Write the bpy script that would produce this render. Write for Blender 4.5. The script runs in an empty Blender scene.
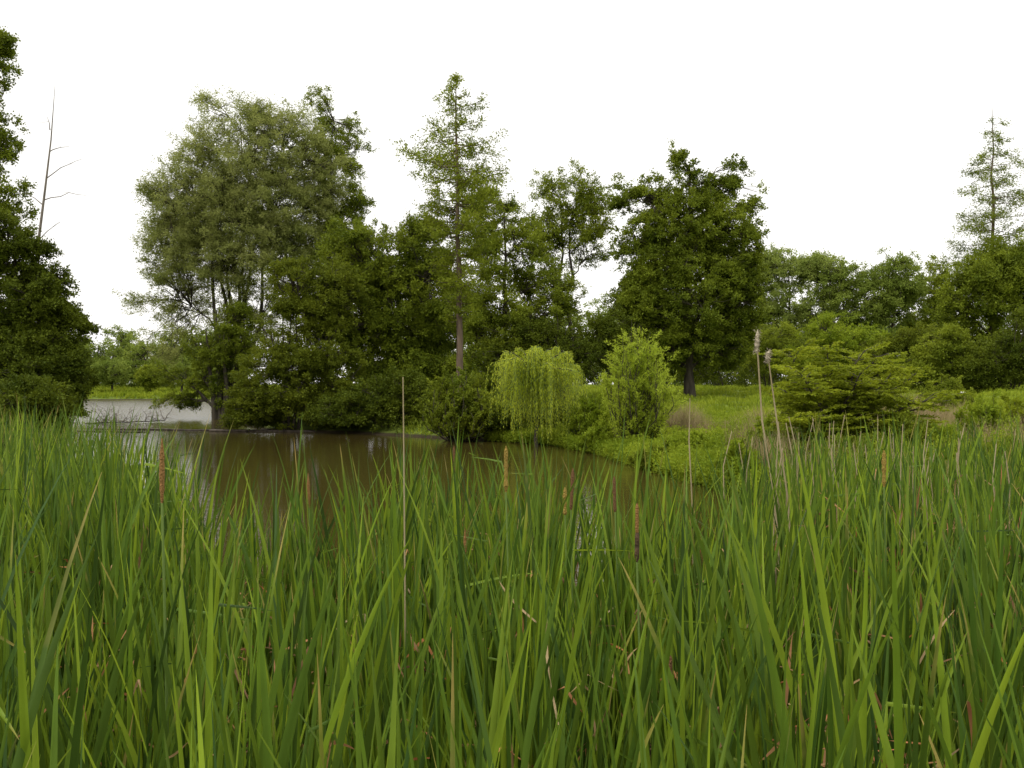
import bpy, math, random
import numpy as np

# ------------------------------------------------------------------ camera, sky, sun, exposure
S = bpy.context.scene
COL = S.collection
FPX, CX, CY, H = 887.0, 512.0, 384.0, 2.3
cam_d = bpy.data.cameras.new('camera'); cam = bpy.data.objects.new('camera', cam_d); COL.objects.link(cam)
cam_d.sensor_width = 36; cam_d.lens = 36 * FPX / 1024; cam_d.clip_start = 0.05; cam_d.clip_end = 6000
cam.location = (0, 0, H); cam.rotation_euler = (math.radians(90), 0, 0)
S.camera = cam

SUN_EL, SUN_AZ = math.radians(52), math.radians(-125)      # azimuth measured from +Y, clockwise
w = bpy.data.worlds.new('World'); S.world = w; w.use_nodes = True
nt = w.node_tree; nt.nodes.clear()
out = nt.nodes.new('ShaderNodeOutputWorld'); bg = nt.nodes.new('ShaderNodeBackground')
sky = nt.nodes.new('ShaderNodeTexSky'); sky.sky_type = 'NISHITA'; sky.sun_disc = False
sky.sun_elevation = SUN_EL; sky.sun_rotation = SUN_AZ; sky.air_density = 1.0; sky.dust_density = 4.0
tc = nt.nodes.new('ShaderNodeTexCoord')
no = nt.nodes.new('ShaderNodeTexNoise'); no.inputs['Scale'].default_value = 1.3; no.inputs['Detail'].default_value = 4
cr = nt.nodes.new('ShaderNodeValToRGB')
cr.color_ramp.elements[0].position = 0.3; cr.color_ramp.elements[0].color = (9.0, 8.75, 8.35, 1)
cr.color_ramp.elements[1].position = 0.6; cr.color_ramp.elements[1].color = (11.6, 11.4, 11.0, 1)
mx = nt.nodes.new('ShaderNodeMix'); mx.data_type = 'RGBA'; mx.inputs['Factor'].default_value = 0.95
nt.links.new(tc.outputs['Generated'], no.inputs['Vector']); nt.links.new(no.outputs['Fac'], cr.inputs['Fac'])
nt.links.new(sky.outputs['Color'], mx.inputs['A']); nt.links.new(cr.outputs['Color'], mx.inputs['B'])
sz = nt.nodes.new('ShaderNodeSeparateXYZ'); nt.links.new(tc.outputs['Generated'], sz.inputs[0])
gr = nt.nodes.new('ShaderNodeMapRange'); gr.inputs['From Min'].default_value = 0.3; gr.inputs['To Min'].default_value = 1.0; gr.inputs['To Max'].default_value = 2.1
nt.links.new(sz.outputs['Z'], gr.inputs['Value'])
vm = nt.nodes.new('ShaderNodeVectorMath'); vm.operation = 'SCALE'; nt.links.new(mx.outputs['Result'], vm.inputs[0]); nt.links.new(gr.outputs[0], vm.inputs['Scale'])
nt.links.new(vm.outputs[0], bg.inputs['Color']); bg.inputs['Strength'].default_value = 0.1
nt.links.new(bg.outputs['Background'], out.inputs['Surface'])

sl = bpy.data.lights.new('sun', 'SUN'); sl.energy = 1.5; sl.angle = math.radians(11); sl.color = (1, 0.95, 0.86)
so = bpy.data.objects.new('sun', sl); COL.objects.link(so)
so.rotation_euler = (math.pi / 2 - SUN_EL, 0, -SUN_AZ + math.pi)
so.location = (-20, -20, 40)

S.view_settings.view_transform = 'Standard'; S.view_settings.look = 'None'
S.view_settings.exposure = 0.22; S.view_settings.gamma = 1.0; S.view_settings.use_curve_mapping = False
S.render.engine = 'CYCLES'
cy = S.cycles
cy.max_bounces = 6; cy.diffuse_bounces = 3; cy.glossy_bounces = 3; cy.transmission_bounces = 4
cy.use_denoising = True; cy.use_adaptive_sampling = False
cy.caustics_reflective = False; cy.caustics_refractive = False

# ------------------------------------------------------------------ helpers
def P(px, py, D):
    return np.array([(px - CX) / FPX * D, D, H - (py - CY) / FPX * D])

def sm(a, b, x):
    t = np.clip((x - a) / (b - a), 0, 1); return t * t * (3 - 2 * t)

def unit(v):
    return v / np.maximum(np.linalg.norm(v, axis=-1, keepdims=True), 1e-9)

def tag(o, label=None, cat=None, group=None, kind=None):
    if label: o['label'] = label
    if cat: o['category'] = cat
    if group: o['group'] = group
    if kind: o['kind'] = kind
    return o

def empty(name, loc):
    o = bpy.data.objects.new(name, None); COL.objects.link(o); o.location = tuple(float(c) for c in loc)
    o.empty_display_size = 0.2
    return o

def make_mesh(name, V, F, mat, uv=None, smooth=False):
    """V (n,3); F (m,4) quads; uv (n,2) per vertex"""
    V = np.asarray(V, np.float32); F = np.asarray(F, np.int32)
    me = bpy.data.meshes.new(name)
    k = F.shape[1]
    me.vertices.add(len(V)); me.vertices.foreach_set('co', V.ravel())
    me.loops.add(F.size); me.loops.foreach_set('vertex_index', F.ravel())
    me.polygons.add(len(F)); me.polygons.foreach_set('loop_start', np.arange(0, F.size, k, dtype=np.int32))
    if uv is not None:
        l = me.uv_layers.new(name='UVMap'); l.data.foreach_set('uv', np.asarray(uv, np.float32)[F.ravel()].ravel())
    me.materials.append(mat)
    me.update(calc_edges=True)
    if smooth: me.shade_smooth()
    return me

def link(name, me, parent=None, loc=None):
    o = bpy.data.objects.new(name, me); COL.objects.link(o)
    if parent is not None: o.parent = parent
    if loc is not None: o.location = tuple(float(c) for c in loc)
    return o

class MB:
    def __init__(s): s.V = []; s.F = []; s.U = []; s.n = 0
    def add(s, V, F, U=None):
        V = np.asarray(V, float)
        s.V.append(V); s.F.append(np.asarray(F, int) + s.n); s.n += len(V)
        s.U.append(np.zeros((len(V), 2)) if U is None else U)
    def tube(s, pts, rad, k=5, cap=True):
        pts = np.asarray(pts, float); n = len(pts); rad = np.asarray(rad, float)
        t = unit(np.gradient(pts, axis=0))
        a = np.array([1.0, 0, 0]) if abs(t[0][0]) < 0.8 else np.array([0, 1.0, 0])
        u = unit(np.cross(t, a)); v = np.cross(t, u)
        ang = np.arange(k) * 2 * math.pi / k
        R = pts[:, None, :] + rad[:, None, None] * (np.cos(ang)[None, :, None] * u[:, None, :] + np.sin(ang)[None, :, None] * v[:, None, :])
        i = np.arange(n - 1)[:, None] * k; j = np.arange(k)[None, :]; j2 = (j + 1) % k
        F = np.stack([i + j, i + j2, i + k + j2, i + k + j], -1).reshape(-1, 4)
        s.add(R.reshape(-1, 3), F)
    def mesh(s, name, mat, uv=False, smooth=False):
        return make_mesh(name, np.concatenate(s.V), np.concatenate(s.F), mat, np.concatenate(s.U) if uv else None, smooth)

def curve_pts(a, b, n, rng, sag=0.0, wob=0.05):
    """curved branch from a to b, sag>0 bows it up first"""
    t = np.linspace(0, 1, n)[:, None]
    L = np.linalg.norm(b - a)
    p = a + (b - a) * t
    p[:, 2] += (sag * L * 4 * t * (1 - t))[:, 0] * 0.5
    p[1:-1] += rng.normal(0, wob * L, (n - 2, 3))
    return p

def leaf_quads(p, d, L, W, rng):
    """diamond leaves: base p, unit direction d, length L, width W (arrays)"""
    n = len(p)
    r = rng.normal(0, 1, (n, 3)); r[:, 2] *= 0.6
    s = unit(np.cross(d, r)); L = L[:, None]; W = W[:, None]
    nn = np.cross(d, s)
    a = p; b = p + d * L * .42 + s * W * .5; c = p + d * L - nn * L * 0.12; e = p + d * L * .42 - s * W * .5
    V = np.stack([a, b, c, e], 1).reshape(-1, 3)
    F = np.arange(4 * n).reshape(-1, 4)
    return V, F

# ------------------------------------------------------------------ materials
def nodes(name):
    m = bpy.data.materials.new(name); m.use_nodes = True; t = m.node_tree; t.nodes.clear()
    o = t.nodes.new('ShaderNodeOutputMaterial'); return m, t, o

def leaf_mat(name, c1, c2, trans=0.35, scale=0.5, rough=0.62, spec=0.10, odd=None):
    """two tones by clump noise and per leaf, plus see-through light"""
    m, t, o = nodes(name)
    N = t.nodes.new; Lk = t.links.new
    geo = N('ShaderNodeNewGeometry'); co = N('ShaderNodeTexCoord')
    ns = N('ShaderNodeTexNoise'); ns.inputs['Scale'].default_value = scale; ns.inputs['Detail'].default_value = 3
    Lk(co.outputs['Object'], ns.inputs['Vector'])
    a = N('ShaderNodeMath'); a.operation = 'MULTIPLY_ADD'; a.inputs[1].default_value = 0.55
    Lk(geo.outputs['Random Per Island'], a.inputs[0])
    b = N('ShaderNodeMath'); b.operation = 'MULTIPLY_ADD'; b.inputs[1].default_value = 2.0; b.inputs[2].default_value = -0.78
    Lk(ns.outputs['Fac'], b.inputs[0]); Lk(b.outputs[0], a.inputs[2])
    a.use_clamp = True
    r = N('ShaderNodeValToRGB'); e = r.color_ramp.elements
    e[0].color = (*c1, 1); e[1].color = (*c2, 1)
    Lk(a.outputs[0], r.inputs['Fac'])
    colr = r.outputs['Color']
    if odd:
        th = N('ShaderNodeMath'); th.operation = 'GREATER_THAN'; th.inputs[1].default_value = 1 - odd[1]
        wn = N('ShaderNodeTexWhiteNoise'); wn.noise_dimensions = '1D'; Lk(geo.outputs['Random Per Island'], wn.inputs['W'])
        Lk(wn.outputs['Value'], th.inputs[0])
        mm = N('ShaderNodeMix'); mm.data_type = 'RGBA'; Lk(th.outputs[0], mm.inputs['Factor'])
        Lk(colr, mm.inputs['A']); mm.inputs['B'].default_value = (*odd[0], 1); colr = mm.outputs['Result']
    p = N('ShaderNodeBsdfPrincipled'); p.inputs['Roughness'].default_value = rough
    p.inputs['Specular IOR Level'].default_value = spec
    tr = N('ShaderNodeBsdfTranslucent'); mix = N('ShaderNodeMixShader'); mix.inputs[0].default_value = trans
    hs = N('ShaderNodeHueSaturation'); hs.inputs['Hue'].default_value = 0.485; hs.inputs['Value'].default_value = 1.25
    Lk(colr, hs.inputs['Color']); Lk(colr, p.inputs['Base Color']); Lk(hs.outputs['Color'], tr.inputs['Color'])
    Lk(p.outputs[0], mix.inputs[1]); Lk(tr.outputs[0], mix.inputs[2]); Lk(mix.outputs[0], o.inputs['Surface'])
    return m

def plain_mat(name, c1, c2, scale=8, rough=0.85, bump=0.3, stretch=(1, 1, 1), spec=0.2):
    m, t, o = nodes(name); N = t.nodes.new; Lk = t.links.new
    co = N('ShaderNodeTexCoord'); mp = N('ShaderNodeMapping'); mp.inputs['Scale'].default_value = stretch
    ns = N('ShaderNodeTexNoise'); ns.inputs['Scale'].default_value = scale; ns.inputs['Detail'].default_value = 6
    r = N('ShaderNodeValToRGB'); r.color_ramp.elements[0].position = .3; r.color_ramp.elements[1].position = .7
    r.color_ramp.elements[0].color = (*c1, 1); r.color_ramp.elements[1].color = (*c2, 1)
    p = N('ShaderNodeBsdfPrincipled'); p.inputs['Roughness'].default_value = rough; p.inputs['Specular IOR Level'].default_value = spec
    bp = N('ShaderNodeBump'); bp.inputs['Strength'].default_value = bump; bp.inputs['Distance'].default_value = 0.03
    Lk(co.outputs['Object'], mp.inputs[0]); Lk(mp.outputs[0], ns.inputs['Vector']); Lk(ns.outputs['Fac'], r.inputs[0])
    Lk(r.outputs[0], p.inputs['Base Color']); Lk(ns.outputs['Fac'], bp.inputs['Height']); Lk(bp.outputs[0], p.inputs['Normal'])
    Lk(p.outputs[0], o.inputs['Surface'])
    return m

def blade_mat(name, base, tipc, trans=0.3, brown=0.0, rough=0.42):
    """long reed leaf: uv.y runs base->tip, uv.x across; fine veins, yellowing towards some tips"""
    m, t, o = nodes(name); N = t.nodes.new; Lk = t.links.new
    uv = N('ShaderNodeUVMap'); sp = N('ShaderNodeSeparateXYZ'); Lk(uv.outputs[0], sp.inputs[0])
    geo = N('ShaderNodeNewGeometry')
    r = N('ShaderNodeValToRGB'); cr = r.color_ramp
    cr.elements[0].color = (*base[0], 1); cr.elements[1].color = (*base[-1], 1)
    for k in range(1, len(base) - 1):
        e = cr.elements.new(k / (len(base) - 1)); e.color = (*base[k], 1)
    oi = N('ShaderNodeObjectInfo'); ra = N('ShaderNodeMath'); ra.operation = 'ADD'; Lk(geo.outputs['Random Per Island'], ra.inputs[0]); Lk(oi.outputs['Random'], ra.inputs[1])
    rf = N('ShaderNodeMath'); rf.operation = 'FRACT'; Lk(ra.outputs[0], rf.inputs[0]); Lk(rf.outputs[0], r.inputs[0])
    # per leaf tip browning
    wn = N('ShaderNodeTexWhiteNoise'); wn.noise_dimensions = '1D'; Lk(rf.outputs[0], wn.inputs['W'])
    co = N('ShaderNodeTexCoord'); n2 = N('ShaderNodeTexNoise'); n2.inputs['Scale'].default_value = 9; Lk(co.outputs['Object'], n2.inputs['Vector'])
    f = N('ShaderNodeMath'); f.operation = 'MULTIPLY_ADD'; f.inputs[1].default_value = 1.3; f.inputs[2].default_value = 0.74 - brown
    Lk(wn.outputs['Value'], f.inputs[0])
    f2 = N('ShaderNodeMath'); f2.operation = 'MULTIPLY_ADD'; f2.inputs[1].default_value = 0.22; Lk(n2.outputs['Fac'], f2.inputs[0]); Lk(f.outputs[0], f2.inputs[2])
    g = N('ShaderNodeMath'); g.operation = 'SUBTRACT'; Lk(sp.outputs['Y'], g.inputs[0]); Lk(f2.outputs[0], g.inputs[1])
    g2 = N('ShaderNodeMath'); g2.operation = 'MULTIPLY'; g2.inputs[1].default_value = 6; g2.use_clamp = True; Lk(g.outputs[0], g2.inputs[0])
    mix = N('ShaderNodeMix'); mix.data_type = 'RGBA'; Lk(g2.outputs[0], mix.inputs['Factor']); Lk(r.outputs[0], mix.inputs['A']); mix.inputs['B'].default_value = (*tipc, 1)
    # veins
    mu = N('ShaderNodeMath'); mu.operation = 'MULTIPLY'; mu.inputs[1].default_value = 60; Lk(sp.outputs['X'], mu.inputs[0])
    sn = N('ShaderNodeMath'); sn.operation = 'SINE'; Lk(mu.outputs[0], sn.inputs[0])
    sv = N('ShaderNodeMath'); sv.operation = 'MULTIPLY_ADD'; sv.inputs[1].default_value = 0.10; sv.inputs[2].default_value = 0.95; Lk(sn.outputs[0], sv.inputs[0])
    n3 = N('ShaderNodeTexNoise'); n3.inputs['Scale'].default_value = 5; n3.inputs['Detail'].default_value = 5; Lk(co.outputs['Object'], n3.inputs['Vector'])
    s3 = N('ShaderNodeMath'); s3.operation = 'MULTIPLY_ADD'; s3.inputs[1].default_value = 0.7; s3.inputs[2].default_value = 0.65; Lk(n3.outputs['Fac'], s3.inputs[0])
    s4 = N('ShaderNodeMath'); s4.operation = 'MULTIPLY'; Lk(sv.outputs[0], s4.inputs[0]); Lk(s3.outputs[0], s4.inputs[1])
    # old pale green sheaths near the water
    hs = N('ShaderNodeHueSaturation'); Lk(mix.outputs['Result'], hs.inputs['Color']); Lk(s4.outputs[0], hs.inputs['Value'])
    p = N('ShaderNodeBsdfPrincipled'); p.inputs['Roughness'].default_value = rough; p.inputs['Specular IOR Level'].default_value = 0.16
    tr = N('ShaderNodeBsdfTranslucent'); ms = N('ShaderNodeMixShader'); ms.inputs[0].default_value = trans
    h2 = N('ShaderNodeHueSaturation'); h2.inputs['Hue'].default_value = 0.485; h2.inputs['Value'].default_value = 1.3; Lk(hs.outputs[0], h2.inputs['Color'])
    Lk(hs.outputs[0], p.inputs['Base Color']); Lk(h2.outputs[0], tr.inputs['Color'])
    Lk(p.outputs[0], ms.inputs[1]); Lk(tr.outputs[0], ms.inputs[2]); Lk(ms.outputs[0], o.inputs['Surface'])
    return m

M = {}
M['willow'] = leaf_mat('willow_leaf', (.13, .165, .030), (.33, .36, .11), .42)
M['alder'] = leaf_mat('alder_leaf', (.055, .085, .005), (.20, .25, .020), .36)
M['mid'] = leaf_mat('broad_leaf', (.075, .112, .007), (.24, .29, .024), .38)
M['olive'] = leaf_mat('olive_leaf', (.058, .082, .005), (.165, .20, .016), .36)
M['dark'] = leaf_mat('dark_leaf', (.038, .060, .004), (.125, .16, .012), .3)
M['bright'] = leaf_mat('bright_leaf', (.22, .30, .018), (.44, .54, .06), .44)
M['weep'] = leaf_mat('weeping_leaf', (.30, .38, .02), (.54, .60, .07), .46)
M['pale'] = leaf_mat('pale_leaf', (.13, .18, .028), (.28, .34, .075), .4)
M['far'] = leaf_mat('far_leaf', (.10, .15, .020), (.24, .30, .050), .36, scale=.25)
M['layer'] = leaf_mat('layered_leaf', (.11, .15, .006), (.27, .32, .020), .40, scale=1.2)
M['grass'] = leaf_mat('grass_blade', (.12, .18, .010), (.29, .35, .030), .4, scale=.5)
M['herb'] = leaf_mat('herb_leaf', (.11, .17, .008), (.27, .34, .025), .38, scale=.8)
M['drygrass'] = leaf_mat('dry_grass', (.19, .155, .070), (.36, .29, .15), .3, scale=.8)
M['bark'] = plain_mat('bark', (.026, .022, .015), (.075, .064, .046), 6, stretch=(1, 1, .2), bump=.6)
M['bark_pine'] = plain_mat('reddish_bark', (.070, .050, .032), (.15, .110, .078), 6, stretch=(1, 1, .25), bump=.6)
M['deadwood'] = plain_mat('dead_wood', (.09, .075, .06), (.22, .19, .16), 8, stretch=(1, 1, .2))
M['wetwood'] = plain_mat('wet_wood', (.03, .024, .018), (.10, .08, .06), 5, rough=.5)
M['reed'] = blade_mat('reed_leaf', [(.026, .055, .008), (.108, .182, .014), (.040, .086, .020), (.22, .31, .022), (.048, .100, .012), (.118, .200, .024), (.026, .054, .009), (.168, .255, .018), (.036, .078, .011)], (.36, .28, .08), .35, brown=.05)
M['deadreed'] = blade_mat('dead_reed_leaf', [(.28, .13, .05), (.38, .26, .12), (.15, .08, .04), (.42, .22, .09), (.36, .13, .045), (.45, .36, .2)], (.30, .20, .10), .2, rough=.7)
M['stalk'] = plain_mat('dry_stalk', (.22, .175, .09), (.36, .30, .18), 12, rough=.8, stretch=(1, 1, .1))
M['stem'] = plain_mat('green_stem', (.09, .15, .035), (.15, .21, .05), 12, rough=.5, stretch=(1, 1, .1))
M['spike'] = plain_mat('brown_spike', (.11, .055, .022), (.22, .12, .055), 160, rough=.95, bump=.8)
M['spike_orange'] = plain_mat('orange_spike', (.20, .10, .030), (.34, .19, .07), 160, rough=.95, bump=.8)
M['spike_yellow'] = plain_mat('yellow_spike', (.28, .18, .035), (.46, .33, .08), 160, rough=.95, bump=1)
M['spike_dark'] = plain_mat('dark_spike', (.045, .030, .018), (.10, .06, .035), 40, rough=.95, bump=.8)
M['fluff'] = plain_mat('seed_fluff', (.30, .25, .17), (.48, .42, .32), 50, rough=1, bump=1)
M['stone'] = plain_mat('white_stone', (.5, .5, .48), (.7, .7, .68), 5)

# ground material: mud near the water, grass green away from it
def ground_mat():
    m, t, o = nodes('ground_surface'); N = t.nodes.new; Lk = t.links.new
    co = N('ShaderNodeTexCoord'); sp = N('ShaderNodeSeparateXYZ'); Lk(co.outputs['Object'], sp.inputs[0])
    ns = N('ShaderNodeTexNoise'); ns.inputs['Scale'].default_value = 1.2; ns.inputs['Detail'].default_value = 8; Lk(co.outputs['Object'], ns.inputs['Vector'])
    r = N('ShaderNodeValToRGB'); r.color_ramp.elements[0].position = .35; r.color_ramp.elements[1].position = .65
    r.color_ramp.elements[0].color = (.06, .09, .010, 1); r.color_ramp.elements[1].color = (.13, .17, .03, 1); Lk(ns.outputs[0], r.inputs[0])
    n2 = N('ShaderNodeTexNoise'); n2.inputs['Scale'].default_value = 14; n2.inputs['Detail'].default_value = 8; Lk(co.outputs['Object'], n2.inputs['Vector'])
    r2 = N('ShaderNodeValToRGB'); r2.color_ramp.elements[0].color = (.014, .012, .007, 1); r2.color_ramp.elements[1].color = (.055, .042, .024, 1); Lk(n2.outputs[0], r2.inputs[0])
    f = N('ShaderNodeMath'); f.operation = 'MULTIPLY_ADD'; f.inputs[1].default_value = 14; f.inputs[2].default_value = -.9; f.use_clamp = True; Lk(sp.outputs['Z'], f.inputs[0])
    mx = N('ShaderNodeMix'); mx.data_type = 'RGBA'; Lk(f.outputs[0], mx.inputs['Factor']); Lk(r2.outputs[0], mx.inputs['A']); Lk(r.outputs[0], mx.inputs['B'])
    p = N('ShaderNodeBsdfPrincipled'); p.inputs['Roughness'].default_value = .9; p.inputs['Specular IOR Level'].default_value = .1; Lk(mx.outputs['Result'], p.inputs['Base Color'])
    bp = N('ShaderNodeBump'); bp.inputs['Strength'].default_value = .5; bp.inputs['Distance'].default_value = .05; Lk(n2.outputs[0], bp.inputs['Height']); Lk(bp.outputs[0], p.inputs['Normal'])
    Lk(p.outputs[0], o.inputs['Surface']); return m

def water_mat():
    m, t, o = nodes('pond_water'); N = t.nodes.new; Lk = t.links.new
    co = N('ShaderNodeTexCoord')
    def nz(scale, st, det=3):
        mp = N('ShaderNodeMapping'); mp.inputs['Scale'].default_value = st; Lk(co.outputs['Object'], mp.inputs[0])
        n = N('ShaderNodeTexNoise'); n.inputs['Scale'].default_value = scale; n.inputs['Detail'].default_value = det; Lk(mp.outputs[0], n.inputs['Vector']); return n
    a = nz(2.2, (.7, 1.6, 1)); b = nz(9, (.8, 1.5, 1)); g = nz(.07, (1, 1, 1), 2)
    ad = N('ShaderNodeMath'); ad.operation = 'MULTIPLY_ADD'; ad.inputs[1].default_value = .25; Lk(b.outputs[0], ad.inputs[0]); Lk(a.outputs[0], ad.inputs[2])
    # breeze patches
    rr = N('ShaderNodeMapRange'); rr.inputs['From Min'].default_value = .35; rr.inputs['From Max'].default_value = .65
    rr.inputs['To Min'].default_value = .015; rr.inputs['To Max'].default_value = .045; Lk(g.outputs[0], rr.inputs['Value'])
    bp = N('ShaderNodeBump'); bp.inputs['Distance'].default_value = .30; Lk(ad.outputs[0], bp.inputs['Height'])
    sp = N('ShaderNodeSeparateXYZ'); Lk(co.outputs['Object'], sp.inputs[0])
    wr = N('ShaderNodeMapRange'); wr.inputs['From Min'].default_value = 46; wr.inputs['From Max'].default_value = 62; wr.inputs['To Max'].default_value = .14; Lk(sp.outputs['Y'], wr.inputs['Value'])
    sm_ = N('ShaderNodeMath'); sm_.operation = 'ADD'; Lk(wr.outputs[0], sm_.inputs[0]); Lk(rr.outputs[0], sm_.inputs[1]); Lk(sm_.outputs[0], bp.inputs['Strength'])
    w2 = N('ShaderNodeMapRange'); w2.inputs['From Min'].default_value = 46; w2.inputs['From Max'].default_value = 60; w2.inputs['To Min'].default_value = .05; w2.inputs['To Max'].default_value = .24; Lk(sp.outputs['Y'], w2.inputs['Value'])
    p = N('ShaderNodeBsdfPrincipled'); p.inputs['Base Color'].default_value = (.040, .030, .008, 1)
    p.inputs['Roughness'].default_value = .06; p.inputs['IOR'].default_value = 1.33
    Lk(w2.outputs[0], p.inputs['Roughness']); Lk(bp.outputs[0], p.inputs['Normal']); Lk(p.outputs[0], o.inputs['Surface']); return m

# ------------------------------------------------------------------ terrain and water
POND = np.array([(-14, 9.5), (-17, 14), (-19, 28), (-21.5, 40), (-27, 52), (-45, 80), (-78, 128), (-55, 130), (-28, 128), (-24, 90), (-20.5, 63),
                 (-18, 56), (-12.2, 43.5), (-7.7, 41.5), (-3.6, 38), (-.5, 35.5), (1.8, 33), (3.0, 29), (3.7, 24.5), (4.4, 20.5),
                 (5.0, 17.5), (6.0, 15.5), (8, 13.8), (12, 12.5), (11, 9.5), (5, 8.5), (0, 8.2), (-4, 7), (-8, 8.6)], float)

def sdist(x, y):
    """signed distance to the pond outline, negative inside"""
    x = np.asarray(x, float); y = np.asarray(y, float)
    d = np.full(x.shape, 1e9); ins = np.zeros(x.shape, bool); n = len(POND)
    for i in range(n):
        a = POND[i]; b = POND[(i + 1) % n]; e = b - a
        wx = x - a[0]; wy = y - a[1]; t = np.clip((wx * e[0] + wy * e[1]) / (e @ e), 0, 1)
        d = np.minimum(d, np.hypot(wx - t * e[0], wy - t * e[1]))
        c = ((a[1] > y) != (b[1] > y)) & (x < (b[0] - a[0]) * (y - a[1]) / ((b[1] - a[1]) + 1e-12) + a[0])
        ins ^= c
    return np.where(ins, -d, d)

def hz(x, y):
    x = np.asarray(x, float); y = np.asarray(y, float)
    d = sdist(x, y)
    bump = .10 * np.sin(x * .9 + 1.3 * np.sin(y * .31)) * np.sin(y * .7 + x * .2) + .06 * np.sin(x * 2.1 + y * 1.7)
    land = .38 * sm(0, 1.6, d) + np.minimum(np.maximum(d, 0) * .047, 1.45) + bump * sm(.5, 3, d)
    pond = -.5 * sm(0, 2, -d)
    mud = .012 + .035 * (np.sin(x * 3.1 + 2 * np.sin(y * 1.3)) * np.sin(y * 2.7 + x)) + .02 * np.sin(x * 7 + y * 5)
    near = 1 - sm(9.5, 14, y + np.maximum(np.abs(x) - 12, 0))
    h = np.where(d > 0, land * (1 - near) + mud * near, pond)
    h = h + .75 * (1 - sm(-.8, .6, y)) * (d > 0)
    return h

def hz1(x, y): return float(hz(np.array([x]), np.array([y]))[0])

g = np.linspace(-1, 1, 341)
gx = np.sinh(g * 6.2) / math.sinh(6.2) * 1800
gy = np.sinh(g * 6.2) / math.sinh(6.2) * 1800 + 14
GX, GY = np.meshgrid(gx, gy)
GZ = hz(GX.ravel(), GY.ravel())
n = len(g); idx = np.arange(n * n).reshape(n, n)
F = np.stack([idx[:-1, :-1], idx[:-1, 1:], idx[1:, 1:], idx[1:, :-1]], -1).reshape(-1, 4)
tag(link('ground', make_mesh('ground', np.stack([GX.ravel(), GY.ravel(), GZ], -1), F, ground_mat(), smooth=True)), kind='structure', label='grassy banks and muddy bed around the pond')
lo = POND.min(0) - 6; hi = POND.max(0) + 1
wv = [(-95, -2, 0), (20, -2, 0), (20, 134, 0), (-95, 134, 0)]
tag(link('water', make_mesh('water', wv, [[0, 1, 2, 3]], water_mat())), kind='structure', label='still brown pond water reflecting trees and pale sky')

# ------------------------------------------------------------------ trees
def noise3(p, rng, sc):
    v = np.zeros(len(p))
    for _ in range(5):
        k = rng.normal(0, 1, 3) * sc; v += np.sin(p @ k + rng.uniform(0, 6.28))
    return v / 5

def kmeans(p, k, rng, it=5):
    k = min(k, len(p)); c = p[rng.choice(len(p), k, replace=False)].copy()
    for _ in range(it):
        lab = ((p[:, None] - c[None]) ** 2).sum(-1).argmin(1)
        for j in range(k):
            q = p[lab == j]
            if len(q): c[j] = q.mean(0)
    return lab, c

def spray(cen, r, axis_xy, nl, L, W, rng, up=0.3, droop=0.0, ntw=6, wisp=1.0):
    """leaves on little twigs around clump centres"""
    n = len(cen)
    od = cen.copy(); od[:, :2] -= axis_xy; od[:, 2] = 0; od = unit(od)
    tw = unit(od[:, None, :] * .7 + rng.normal(0, .75, (n, ntw, 3)) * np.array([1, 1, .6]) + np.array([0, 0, up]))
    k = max(1, nl // ntw)
    t = rng.uniform(0, 1, (n, ntw, k)) ** .8
    rr = (r[:, None, None] if np.ndim(r) else r) * t * rng.uniform(.6, 1.3, (n, ntw, 1))
    p = cen[:, None, None, :] + tw[:, :, None, :] * rr[..., None]
    p[..., 2] -= droop * rr * t
    p = p + rng.normal(0, 1, p.shape) * L * .55 * wisp
    d = unit(tw[:, :, None, :] * .8 + rng.normal(0, .7, p.shape) + np.array([0, 0, -droop * 1.2]))
    m = p.shape[0] * p.shape[1] * p.shape[2]
    sc = rng.uniform(.65, 1.3, m)
    return leaf_quads(p.reshape(-1, 3), d.reshape(-1, 3), L * sc, W * sc * rng.uniform(.8, 1.2, m), rng)

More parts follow.
